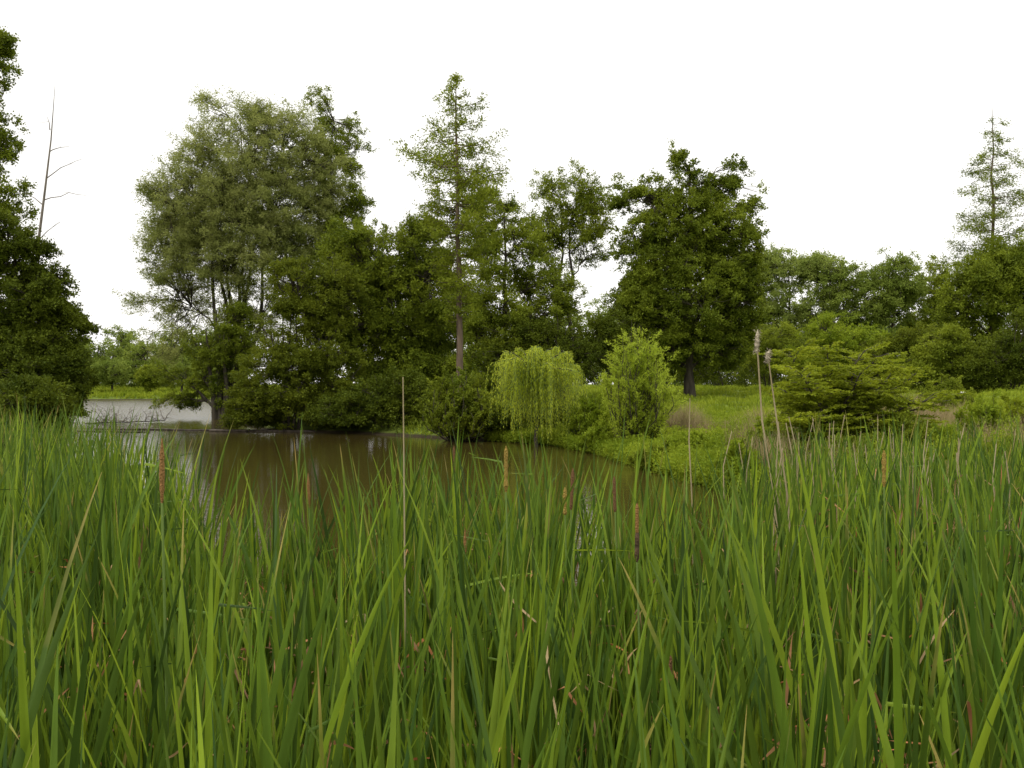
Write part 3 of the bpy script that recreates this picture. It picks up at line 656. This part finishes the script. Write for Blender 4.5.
def grass(name, label, pts, h, wd, mat, rng, per=4, lean=.35):
    p = np.repeat(pts, per, 0); n = len(p); p[:, :2] += rng.normal(0, .06, (n, 2))
    az = rng.uniform(0, 6.28, n); ln = h * rng.uniform(.5, 1.3, n) * (.75 + .45 * np.sin(p[:, 0] * 1.7 + p[:, 1] * .6) * np.sin(p[:, 1] * 1.3 - p[:, 0] * .8)); le = np.abs(rng.normal(0, lean, n))
    d = np.stack([np.cos(az) * le, np.sin(az) * le, np.ones(n)], -1); d = unit(d)
    s = np.stack([-np.sin(az + rng.normal(0, 1, n)), np.cos(az), np.zeros(n)], -1); s = unit(s) * (wd * rng.uniform(.6, 1.3, n))[:, None] * .5
    m = p + d * (ln * .55)[:, None]; d2 = unit(d + np.stack([np.cos(az), np.sin(az), -.3 * np.ones(n)], -1) * .35); tp = m + d2 * (ln * .45)[:, None]
    V = np.stack([p - s, p + s, m + s * .8, m - s * .8, tp + s * .08, tp - s * .08], 1).reshape(-1, 3)
    b = np.arange(n)[:, None] * 6
    F = np.concatenate([b + [0, 1, 2, 3], b + [3, 2, 4, 5]], 0)
    return tag(link(name, make_mesh(name, V, F, M[mat])), label, 'grass', kind='stuff')

rng = np.random.default_rng(77)
right = lambda x, y: x > -9
grass('bank_grass', 'bright green tall grass on the right bank', scatter(60000, (2, 26), (14, 38), rng, .2, cond=right), .38, .022, 'grass', rng)
grass('lawn_grass', 'grass of the lawn beyond the bank up to the trees', scatter(60000, (-5, 60), (36, 95), rng, .3, cond=right), .32, .055, 'grass', rng)
grass('meadow_grass', 'strip of bright grass along the far shore', scatter(26000, (-100, -15), (127, 158), rng, .3, cond=lambda x, y: y > 126), .7, .13, 'grass', rng, per=3)
def patch_n(x, y): return np.sin(x * 1.1 + 2) * np.sin(y * .6 + x * .4) + .5 * np.sin(x * 2.7 + y * 1.9)
grass('dry_grass', 'pinkish tan dried grass stems in patches on the right bank', scatter(42000, (3, 16), (15, 33), rng, .4, cond=lambda x, y: (patch_n(x, y) > .4) & (x < y * .6)), .85, .012, 'drygrass', rng, per=3, lean=.15)
# herbs: leafy mounds along the water
def herbs():
    rng = np.random.default_rng(8)
    c = scatter(9500, (1, 22), (13.5, 37), rng, -.15, 7.0); c = c[(patch_n(c[:, 0] * 1.4, c[:, 1]) > -.35)]
    hh = rng.uniform(.12, .62, len(c)); c[:, 2] += hh * .75
    V, F = spray(c, rng.uniform(.16, .32, len(c)), np.array([0., 0]), 42, .062, .030, rng, up=.5, ntw=6)
    tag(link('bank_herbs', make_mesh('bank_herbs', V, F, M['herb'])), 'leafy green herbs in mounds along the right waterline', 'ground cover', kind='stuff')
    c = scatter(4200, (-24, 4), (33, 66), rng, -.25, 1.2); c[:, 2] = np.maximum(c[:, 2], 0) + rng.uniform(.1, .5, len(c))
    V, F = spray(c, rng.uniform(.2, .4, len(c)), np.array([0., 0]), 30, .09, .045, rng, up=.3, ntw=6)
    tag(link('shore_herbs', make_mesh('shore_herbs', V, F, M['dark'])), 'green fringe plants at the waterline under the middle bushes', 'ground cover', kind='stuff')
herbs()
def fringe():
    rng = np.random.default_rng(18); c = scatter(200000, (-1, 12), (12.5, 66), rng, -.28, .75)[:6500]; c[:, 2] = np.maximum(c[:, 2], -.02) + rng.uniform(.04, .34, len(c))
    V, F = spray(c, rng.uniform(.14, .3, len(c)), np.array([0., 0]), 36, .075, .034, rng, up=.5, ntw=6); V[:, 2] = np.maximum(V[:, 2], .01)
    tag(link('waterline_herbs', make_mesh('waterline_herbs', V, F, M['herb'])), 'low leafy plants spilling over the edge of the bank into the pond', 'ground cover', kind='stuff')
fringe()
for i, (px_, y0_, hf_, D_, mt_, lb_) in enumerate([
    (772, 418, 26, 20.5, 'herb', 'bright leafy bush at the left foot of the layered shrub'), (735, 442, 24, 19, 'herb', 'low bright bush on the bank left of the fluffy stalks'),
    (900, 412, 28, 19.5, 'mid', 'bushy green growth at the right foot of the layered shrub'), (1012, 398, 28, 23, 'layer', 'yellowish bush cut by the right edge of the bank'),
    (1000, 440, 30, 17, 'mid', 'leafy green bush behind the dead stalks at the right edge'), (950, 446, 28, 16.5, 'herb', 'low leafy bush behind the dead stalks, left of the edge one'),
    (690, 432, 24, 24.5, 'herb', 'small rounded leafy mound on the bank behind the lone dead reed'), (660, 448, 26, 23.5, 'mid', 'leafy mound at the waterline below the bright young willow'),
    (870, 370, 34, 27, 'olive', 'olive bush showing over the right shoulder of the layered shrub'), (945, 372, 24, 34, 'mid', 'upright leafy bush in front of the lawn'),
    (800, 362, 22, 25, 'mid', 'green bush behind the left shoulder of the layered shrub')]):
    shoot_shrub('bank_bush', lb_, 'bush', px_, y0_, hf_, D_, mt_, 44, 200 + i, (.075, .036), .010, per=50)
def stone(px, py, D, r):
    rng = np.random.default_rng(2); mb = MB(); th = np.linspace(0.02, math.pi - .02, 7); ph = np.arange(9) * 2 * math.pi / 9
    R = r * rng.uniform(.8, 1.15, (7, 9))
    V = np.stack([R * np.sin(th)[:, None] * np.cos(ph) * 1.5, R * np.sin(th)[:, None] * np.sin(ph), R * np.cos(th)[:, None] * .6], -1).reshape(-1, 3)
    F = [[i * 9 + j, (i + 1) * 9 + j, (i + 1) * 9 + (j + 1) % 9, i * 9 + (j + 1) % 9] for i in range(6) for j in range(9)]
    x, y = (px - CX) / FPX * D, D
    tag(link('stone', make_mesh('stone', V, F, M['stone'], smooth=True), loc=(x, y, hz1(x, y) + .22)), 'small white stone on the far lawn at the right', 'stone')
stone(962, 402, 46, .12)

# ------------------------------------------------------------------ dead wood in the water
def log(a, b, r, label, seed, twigs=0, name='floating_log'):
    rng = np.random.default_rng(seed); pts = curve_pts(np.array(a, float), np.array(b, float), 12, rng, wob=.006)
    pts[:, 2] = np.array(a)[2] + rng.normal(0, .01, 12) + np.linspace(0, b[2] - a[2], 12)
    root = empty(name, pts[0]); tag(root, label, 'log' if 'log' in name else 'branch')
    T = __import__('mathutils').Matrix.Translation(-root.location)
    mb = MB(); mb.tube(pts, np.linspace(r, r * .45, 12), 8); me = mb.mesh('log', M['wetwood'], smooth=True); me.transform(T); link('trunk', me, root)
    if twigs:
        mb = MB()
        for k in range(twigs):
            f = rng.integers(2, 12); p = pts[f]; d = np.array([rng.uniform(-1, 1), rng.uniform(-.6, .6), rng.uniform(.1, .9)]) * rng.uniform(.5, 1.7)
            q = curve_pts(p, p + d, 5, rng, sag=.15, wob=.05); mb.tube(q, np.linspace(.02, .006, 5), 4)
            for _ in range(3): e = q[rng.integers(1, 5)]; mb.tube(curve_pts(e, e + rng.normal(0, .35, 3), 3, rng), [.01, .007, .004], 3)
        me = mb.mesh('twigs', M['deadwood']); me.transform(T); link('twigs', me, root)
def W0(px, D, z): return ((px - CX) / FPX * D, D, z)
log(W0(95, 45, .02), W0(250, 43.5, .02), .07, 'long thin dark log floating in front of the willow', 1)
log(W0(210, 43, .02), W0(360, 42.2, .03), .09, 'dark log floating along the foot of the bushes', 2)
log(W0(85, 51, .03), W0(165, 53, .12), .05, 'fallen branch with bare twigs in the bright water', 3, 46, 'fallen_branch')
log(W0(78, 43, .02), W0(150, 42, .03), .06, 'short dark log floating by the left bank tree', 4, 3)

# ------------------------------------------------------------------ reed bed
def blades(base, phi, th0, bend, L, W, psi, twist, kink, T=12, across=3):
    n = len(phi); t = (1 - (1 - np.linspace(0, 1, T)) ** 1.35)[None, :]
    th = th0[:, None] + bend[:, None] * t ** 2.2 + np.where(t > kink[:, None], (1.1 + .8 * (kink[:, None] % .1) * 10), 0)
    sw = phi[:, None] + np.zeros_like(th)
    d = np.stack([np.sin(th) * np.cos(sw), np.sin(th) * np.sin(sw), np.cos(th)], -1)
    p = base[:, None, :] + np.concatenate([np.zeros((n, 1, 3)), np.cumsum(d[:, :-1] * (L[:, None, None] * np.diff(t, axis=1)[:, :, None]), 1)], 1)
    u = np.stack([-np.sin(sw), np.cos(sw), 0 * sw], -1); v = np.cross(d, u)
    ps = psi[:, None] + twist[:, None] * t
    s = np.cos(ps)[..., None] * u + np.sin(ps)[..., None] * v; nn = np.cross(d, s)
    wd = (W[:, None] * np.minimum(1, ((1 - t) / .24)) ** .7 * (.55 + .45 * np.minimum(1, t / .25)) * .5)
    wd = np.maximum(wd, .0004)[..., None]
    p[..., 2] = np.maximum(p[..., 2], .02)
    if across == 3:
        V = np.stack([p - s * wd, p - nn * wd * .5, p + s * wd], 2)
    else:
        V = np.stack([p - s * wd, p + s * wd], 2)
    K = across
    V = V.reshape(-1, 3)
    uvx = np.broadcast_to(np.linspace(0, 1, K)[None, None, :], (n, T, K)); uvy = np.broadcast_to(t[:, :, None], (n, T, K))
    UV = np.stack([uvx, uvy], -1).reshape(-1, 2)
    b = (np.arange(n) * T * K)[:, None, None]; i = (np.arange(T - 1) * K)[None, :, None]; j = np.arange(K - 1)[None, None, :]
    q = b + i + j
    F = np.stack([q, q + 1, q + 1 + K, q + K], -1).reshape(-1, 4)
    return V, F, UV

def plant_params(nb, rng, hgt=1.75, Wm=.017):
    fan = rng.uniform(0, 6.28)
    a = np.linspace(-1, 1, nb) + rng.normal(0, .12, nb)
    phi = np.where(a > 0, fan, fan + math.pi) + rng.normal(0, .45, nb)
    th0 = np.abs(a) * rng.uniform(.05, .22) + rng.uniform(0, .04, nb)
    bend = np.abs(rng.normal(.08, .20, nb)) + np.abs(a) * .08
    L = hgt * rng.uniform(.55, 1.06, nb)
    W = Wm * rng.uniform(.65, 1.2, nb)
    psi = rng.uniform(0, 6.28, nb); tw = rng.normal(0, 1.5, nb)
    kink = np.where(rng.random(nb) < .03, rng.uniform(.7, .92, nb), 2.0)
    base = np.zeros((nb, 3)); base[:, :2] = rng.normal(0, .018, (nb, 2))
    return [base, phi, th0, bend, L, W, psi, tw, kink]

def leaf_set(pr, sel, **k): return blades(*[x[sel] for x in pr], **k)

def edge(px):      # how far the bed reaches, by direction
    return np.interp(px, [-200, 0, 60, 110, 170, 230, 300, 360, 400, 470, 560, 640, 700, 780, 900, 1024, 1250], [17, 16.5, 15.5, 13, 9, 6.4, 5.6, 6.0, 7.5, 8.0, 7.2, 6.3, 6.9, 10.2, 12, 12.5, 13])
rng = np.random.default_rng(2024)
# jittered positions, about 34 plants a square metre near and thinner far off
pos = []
N = 26000
X = rng.uniform(-16, 16, N); Y = rng.uniform(1.15, 17, N)
px = CX + X / Y * FPX
k = (np.abs(X) < Y * .66 + .5) & (Y < edge(px) * (1 + .08 * np.sin(px * .05) + rng.normal(0, .05, N)))
cl = np.sin(X * 2.3 + 1) * np.sin(Y * 2.1 + X) + .6 * np.sin(X * 5.1 + Y * 3.7)
dens = np.where(Y < 5, 31, 28) / (N / (32 * 15.85))
k &= rng.random(N) < dens * (1 + .45 * cl)
# an opening where the reed litter shows
k &= ~(((X - 1.42) / .25) ** 2 + ((Y - 3.4) / 1.1) ** 2 < 1)
X, Y = X[k], Y[k]; Z = np.maximum(hz(X, Y), -.06); px = CX + X / Y * FPX
order = np.argsort(Y + np.where((px < -60) | (px > 1084), 100, 0))
print('reed plants', len(X))
GL = 'leafy green cattail plants of the near reed bed'
LAB = 'green cattail plant of long sword-like leaves, without a seed spike, in the near reed bed'
# prototypes with separate leaves
protos = []
for v in range(14):
    nb = int(rng.integers(6, 10)); pr = plant_params(nb, rng, 1.84, .0205)
    leaves = []
    for b in range(nb):
        V, F, U = leaf_set(pr, slice(b, b + 1), T=16); leaves.append(make_mesh('reed_leaf', V, F, M['reed'], U, smooth=True))
    V, F, U = leaf_set(pr, slice(0, nb), T=14); whole = make_mesh('reed_plant', V, F, M['reed'], U, smooth=True)
    protos.append((leaves, whole))
hh_near = lambda y: 1.0
for r, i in enumerate(order[:300]):
    leaves, whole = protos[int(rng.integers(len(protos)))]
    x, y, z = X[i], Y[i], Z[i]
    # tips stay under about 2.05 m close to the eye
    sc = rng.uniform(.74, 1.08) * (.95 if y < 2.2 else 1.0); rz = rng.uniform(0, 6.28)
    if r < 110:
        o = empty('cattail_plant', (x, y, z - .02))
        for me in leaves: link('leaf', me, o)
    else:
        o = link('cattail_plant', whole, loc=(x, y, z - .02))
    o.rotation_euler = (rng.normal(0, .035), rng.normal(0, .035), rz); o.scale = (sc, sc, sc)
    tag(o, LAB, 'reed', GL)
rest = order[300:]
P_ = [[] for _ in range(9)]
for i in rest:
    nb = int(rng.integers(6, 9)); far_ = Y[i] > 7
    pr = plant_params(nb, rng, rng.uniform(1.45, 2.05) * (1.07 if px[i] < 130 else 1), .0205)
    pr[0] = pr[0] + np.array([X[i], Y[i], Z[i] - .02])
    for a, b in zip(P_, pr): a.append(b)
P_ = [np.concatenate(a) for a in P_]
V, F, U = blades(*P_, T=11)
tag(link('reed_bed', make_mesh('reed_bed', V, F, M['reed'], U, smooth=True)), 'dense mass of green cattail leaves filling the bed out to the open water', 'reeds', kind='stuff')

# dead leaves among the green, standing crooked and lying as litter
def dead():
    rng = np.random.default_rng(31)
    n = 14000; X = rng.uniform(-9, 9, n); Y = rng.uniform(1.3, 11, n); k = np.abs(X) < Y * .64 + .4
    X, Y = X[k], Y[k]; n = len(X); px_ = CX + X / Y * FPX; k = Y < edge(px_) - .4; X, Y = X[k], Y[k]; n = len(X)
    base = np.stack([X, Y, hz(X, Y) + rng.uniform(0, 1.08, n) ** 1.6], -1)
    V, F, U = blades(base, rng.uniform(0, 6.28, n), rng.uniform(.15, 1.5, n), rng.normal(.3, .5, n), rng.uniform(.08, .38, n), rng.uniform(.007, .014, n), rng.uniform(0, 6.28, n), rng.normal(0, 3, n),
                     np.where(rng.random(n) < .4, rng.uniform(.3, .8, n), 2.), T=9, across=2)
    tag(link('dead_leaves', make_mesh('dead_leaves', V, F, M['deadreed'], U)), 'crooked brown and tan dead leaves caught low in the reed bed', 'dead leaves', kind='stuff')
    n = 5200; X = rng.uniform(-6, 6, n); Y = rng.uniform(1.3, 8, n); k = np.abs(X) < Y * .64 + .3; X, Y = X[k], Y[k]; n = len(X)
    base = np.stack([X, Y, hz(X, Y) + rng.uniform(.01, .12, n)], -1)
    V, F, U = blades(base, rng.uniform(0, 6.28, n), rng.uniform(1.3, 1.6, n), rng.normal(0, .15, n), rng.uniform(.15, .7, n), rng.uniform(.006, .014, n), rng.uniform(0, 6.28, n), rng.normal(0, 1, n),
                     np.full(n, 2.), T=5, across=2)
    tag(link('reed_litter', make_mesh('reed_litter', V, F, M['deadreed'], U)), 'brown broken reed litter on the mud between the stems', 'litter', kind='stuff')
    # heap in the opening
    n = 620; X = rng.normal(1.42, .16, n); Y = rng.normal(3.5, .4, n); base = np.stack([X, Y, .02 + rng.uniform(.1, .95, n) * np.exp(-((X - 1.42) / .2) ** 2)], -1)
    V, F, U = blades(base, rng.uniform(0, 6.28, n), rng.uniform(.9, 2.0, n), rng.normal(0, .3, n), rng.uniform(.12, .4, n), rng.uniform(.006, .014, n), rng.uniform(0, 6.28, n), rng.normal(0, 2, n), np.full(n, 2.), T=6, across=2)
    tag(link('reed_heap', make_mesh('reed_heap', V, F, M['deadreed'], U)), 'brown heap of matted dead reeds in the gap at lower right', 'dead reeds', kind='stuff')
dead()

# large single plants close to the lens whose leaves stand out
def hero(tips, foot, D, label, seed, W=.022, lean=None):
    """plant whose leaves reach the given tip pixels"""
    rng = np.random.default_rng(seed); x = (foot - CX) / FPX * D; y = D
    o = empty('cattail_plant', (x, y, hz1(x, y) - .02)); tag(o, label, 'reed', 'prominent cattail plants standing above the bed')
    for (tx, ty) in tips:
        tp = P(tx, ty, D + rng.uniform(-.25, .25)) - np.array(o.location)
        hd = math.hypot(tp[0], tp[1]); phi = math.atan2(tp[1], tp[0]); L = math.hypot(hd, tp[2]); th = math.atan2(hd, tp[2])
        b = rng.uniform(.05, .22)
        V, F, U = blades(np.array([[rng.normal(0, .01), rng.normal(0, .01), 0]]), np.array([phi]), np.array([th - b * .33]), np.array([b]), np.array([L * 1.01]), np.array([W * rng.uniform(.85, 1.1)]),
                         np.array([phi + math.pi * .5 + rng.normal(0, .5)]), np.array([rng.normal(0, .6)]), np.array([2.]), T=22)
        link('leaf', make_mesh('reed_leaf', V, F, M['reed'], U, smooth=True), o)
hero([(785, 447), (742, 560), (868, 540), (722, 490)], 858, 2.3, 'broad-leaved cattail with one tall pointed leaf rising left of the litter gap', 1)
hero([(888, 515), (925, 640), (800, 560), (948, 600)], 905, 2.1, 'cattail with upright broad leaves in front of the brown heap', 2)
hero([(430, 612), (372, 672), (486, 675), (455, 640)], 455, 1.75, 'cattail with thick leaves at the bottom middle of the bed', 3, .024)
hero([(362, 655), (330, 610), (405, 700)], 415, 1.8, 'cattail with left-leaning thick leaves near the bottom centre', 4, .024)
hero([(30, 610), (5, 560), (62, 640), (100, 600)], 45, 1.9, 'cattail with broad leaves at the lower left corner', 5)
hero([(395, 440), (365, 455), (425, 470)], 400, 4.2, 'tall cattail by the pale dead stalk, reaching the far bank line', 6, .021)
hero([(240, 470), (195, 480), (160, 470), (222, 520)], 205, 3.6, 'tall cattail right of the reddish spike at the left', 7, .024)
hero([(1010, 520), (975, 490), (1020, 600)], 1000, 2.8, 'tall cattail at the right edge of the bed', 8)
hero([(690, 470), (640, 520), (668, 500), (720, 530)], 680, 3.2, 'tall cattail in the middle right of the bed', 9, .02)

# cattails with seed spikes
def spiked(px, y0, y1, D, kind, label, seed, lean=0):
    rng = np.random.default_rng(seed); top = P(px, y0, D); bot = P(px + lean, y1, D)
    x = (px + lean * 3 - CX) / FPX * D; z0 = hz1(x, D) - .02
    o = empty('spiked_cattail', (x, D, z0)); tag(o, label, 'reed', 'cattails carrying seed spikes')
    org = np.array([x, D, z0]); top = top - org; bot = bot - org
    m = MB(); m.tube(np.array([[0, 0, 0], bot * .35 + [.022, .01, 0], bot * .7 + [.014, 0, 0], bot]), [.007, .006, .005, .004], 6); link('stem', m.mesh('spike_stem', M['stem'], smooth=True), o)
    k = 15; t = np.linspace(0, 1, k)[:, None]; p = bot + (top - bot) * t; L = np.linalg.norm(top - bot)
    tt = t[:, 0]
    if kind == 'red': r = .0095 * np.sin(np.clip(tt * 1.05, 0, 1) * math.pi) ** .45 * rng.uniform(.8, 1.15, k); mt = 'spike_orange'
    elif kind == 'yellow': r = .010 * rng.uniform(.6, 1.3, k); mt = 'spike_yellow'
    elif kind == 'brown': r = np.full(k, .0085); mt = 'spike'
    else: r = np.full(k, .0085); mt = 'spike_dark'
    r[0] = .004; r[-1] = .002; r[-2] = min(r[-2], .006)
    if kind == 'twotone':
        h = 8; m = MB(); m.tube(p[:h], np.r_[.003, np.full(h - 2, .0085), .006], 10); link('seed_spike', m.mesh('lower_spike', M['spike_dark'], smooth=True), o)
        m = MB(); m.tube(p[h - 1:], np.r_[np.full(k - h, .0065), .002], 8); link('flower_spike', m.mesh('upper_spike', M['spike_orange'], smooth=True), o)
    else:
        m = MB(); m.tube(p, r, 10); link('seed_spike', m.mesh('spike', M[mt], smooth=True), o)
    pr = plant_params(5, rng, 1.6, .017); pr[0] *= .6
    for b in range(5):
        V, F, U = leaf_set(pr, slice(b, b + 1), T=14); link('leaf', make_mesh('reed_leaf', V, F, M['reed'], U, smooth=True), o)
spiked(162, 438, 503, 3.1, 'red', 'cattail with a ragged reddish-brown spike at the left of the bed', 1)
spiked(308, 473, 508, 5.0, 'red', 'cattail with a small orange-brown spike before the open brown water', 2, 1)
spiked(506, 446, 492, 3.8, 'yellow', 'cattail with a tall lumpy yellow spike at the centre', 3)
spiked(454, 446, 474, 6.0, 'brown', 'cattail with a short brown spike left of the tall yellow spike', 4)
spiked(565, 487, 515, 4.4, 'yellow', 'cattail with a short yellow spike right of centre', 5)
spiked(573, 468, 510, 4.5, 'brown', 'cattail with a slim brown spike right behind the short yellow one', 6, -2)
spiked(614, 476, 512, 4.6, 'brown', 'cattail with a brown spike left of the two-toned spike', 7, 1)
spiked(637, 503, 562, 3.3, 'twotone', 'cattail with a spike dark below and orange above', 8)
spiked(465, 530, 556, 4.6, 'red', 'cattail with a low orange spike below the short brown one', 9)
spiked(884, 450, 487, 4.6, 'yellow', 'cattail with an orange-yellow spike at the right among dead reeds', 10)
spiked(670, 655, 685, 3.0, 'brown', 'cattail with a low brown spike deep in the lower middle of the bed', 11)

# old stalks
def stalk(pts, D, label, r=.006, head=None, group=None, twig=False, name='dead_reed'):
    rng = np.random.default_rng(int(pts[0][0])); q = [P(a, b, D) for a, b in pts]
    foot = q[-1].copy(); e = q[-1] - q[-2]; z0 = hz1(foot[0], D)
    if foot[2] > z0: t = (z0 - .03 - foot[2]) / e[2]; foot = foot + e * t * np.array([.4, .4, 1])
    q.append(foot); q = np.array(q[::-1]); org = q[0]
    o = empty(name, org); tag(o, label, 'dead reed', group)
    m = MB(); m.tube(q - org, np.linspace(r, r * .6, len(q)), 6); link('stem', m.mesh('stalk', M['stalk'], smooth=True), o)
    if twig:
        m = MB(); m.tube(curve_pts(q[-1] - org, q[-1] - org + [.13, 0, .02], 4, rng), [.0008] * 4, 4); m.tube(curve_pts(q[-1] - org, q[-1] - org + [-.09, .02, .01], 4, rng), [.0011] * 4, 4); link('twig', m.mesh('twig', M['stalk']), o)
    if head:
        t = np.linspace(0, 1, 10); p = q[-1] - org + np.outer(t - .5, [0.01, 0, head]); m = MB(); m.tube(p, .016 * (np.sin(t * math.pi) ** .5) * rng.uniform(.6, 1.1, 10) + .002, 8)
        n = 160; tt = rng.uniform(0, 1, n); pp = q[-1] - org + np.outer(tt - .5, [0.01, 0, head]); dd = unit(rng.normal(0, 1, (n, 3)))
        V, F = leaf_quads(pp + dd * .012, dd, rng.uniform(.012, .028, n), np.full(n, .004), rng); m.add(V, F)
        link('seed_head', m.mesh('fluffy_head', M['fluff']), o)
stalk([(403, 377), (404, 470), (405, 592)], 3.6, 'single pale dead stalk standing above the reeds left of centre', .0042)
stalk([(757, 342), (762, 420), (775, 500)], 6.4, 'tallest dead stalk, tipped with a pale fluffy seed head', .009, head=.17)
stalk([(768, 356), (778, 430), (788, 500)], 6.6, 'dead stalk with a smaller pale seed head right of the tallest', .008, head=.08)
stalk([(690, 398), (689, 440), (692, 500)], 7.2, 'lone brown dead reed standing left of the fluffy-headed stalks', .007)
rng = np.random.default_rng(55)
for i in range(54):
    x0 = rng.uniform(770, 1022) if i > 5 else rng.uniform(720, 800); t = rng.uniform(415, 462); D = rng.uniform(6.5, 10.5)
    stalk([(x0 + rng.uniform(-9, 9), t), (x0, t + 35), (x0 + rng.uniform(-4, 4), 505)], D, 'thin tan dead reed stalk standing in the right part of the bed', rng.uniform(.004, .008), group='dead reed stalks at the right of the bed')
# broad dead standing leaves
for i in range(40):
    x0 = rng.uniform(790, 1020); D = rng.uniform(6, 9.5); x = (x0 - CX) / FPX * D
    V, F, U = blades(np.array([[0., 0, 0]]), np.array([rng.uniform(0, 6.28)]), np.array([rng.uniform(0, .1)]), np.array([rng.normal(.1, .2)]), np.array([rng.uniform(1.4, 1.75)]), np.array([.02]), np.array([rng.uniform(0, 6)]), np.array([1.]), np.array([rng.choice([2., .8])]))
    tag(link('dead_reed', make_mesh('dead_blade', V, F, M['deadreed'], U), loc=(x, D, hz1(x, D) - .02)), 'broad curled tan dead reed leaf standing in the right part of the bed', 'dead reed', 'broad dead reed leaves at the right of the bed')
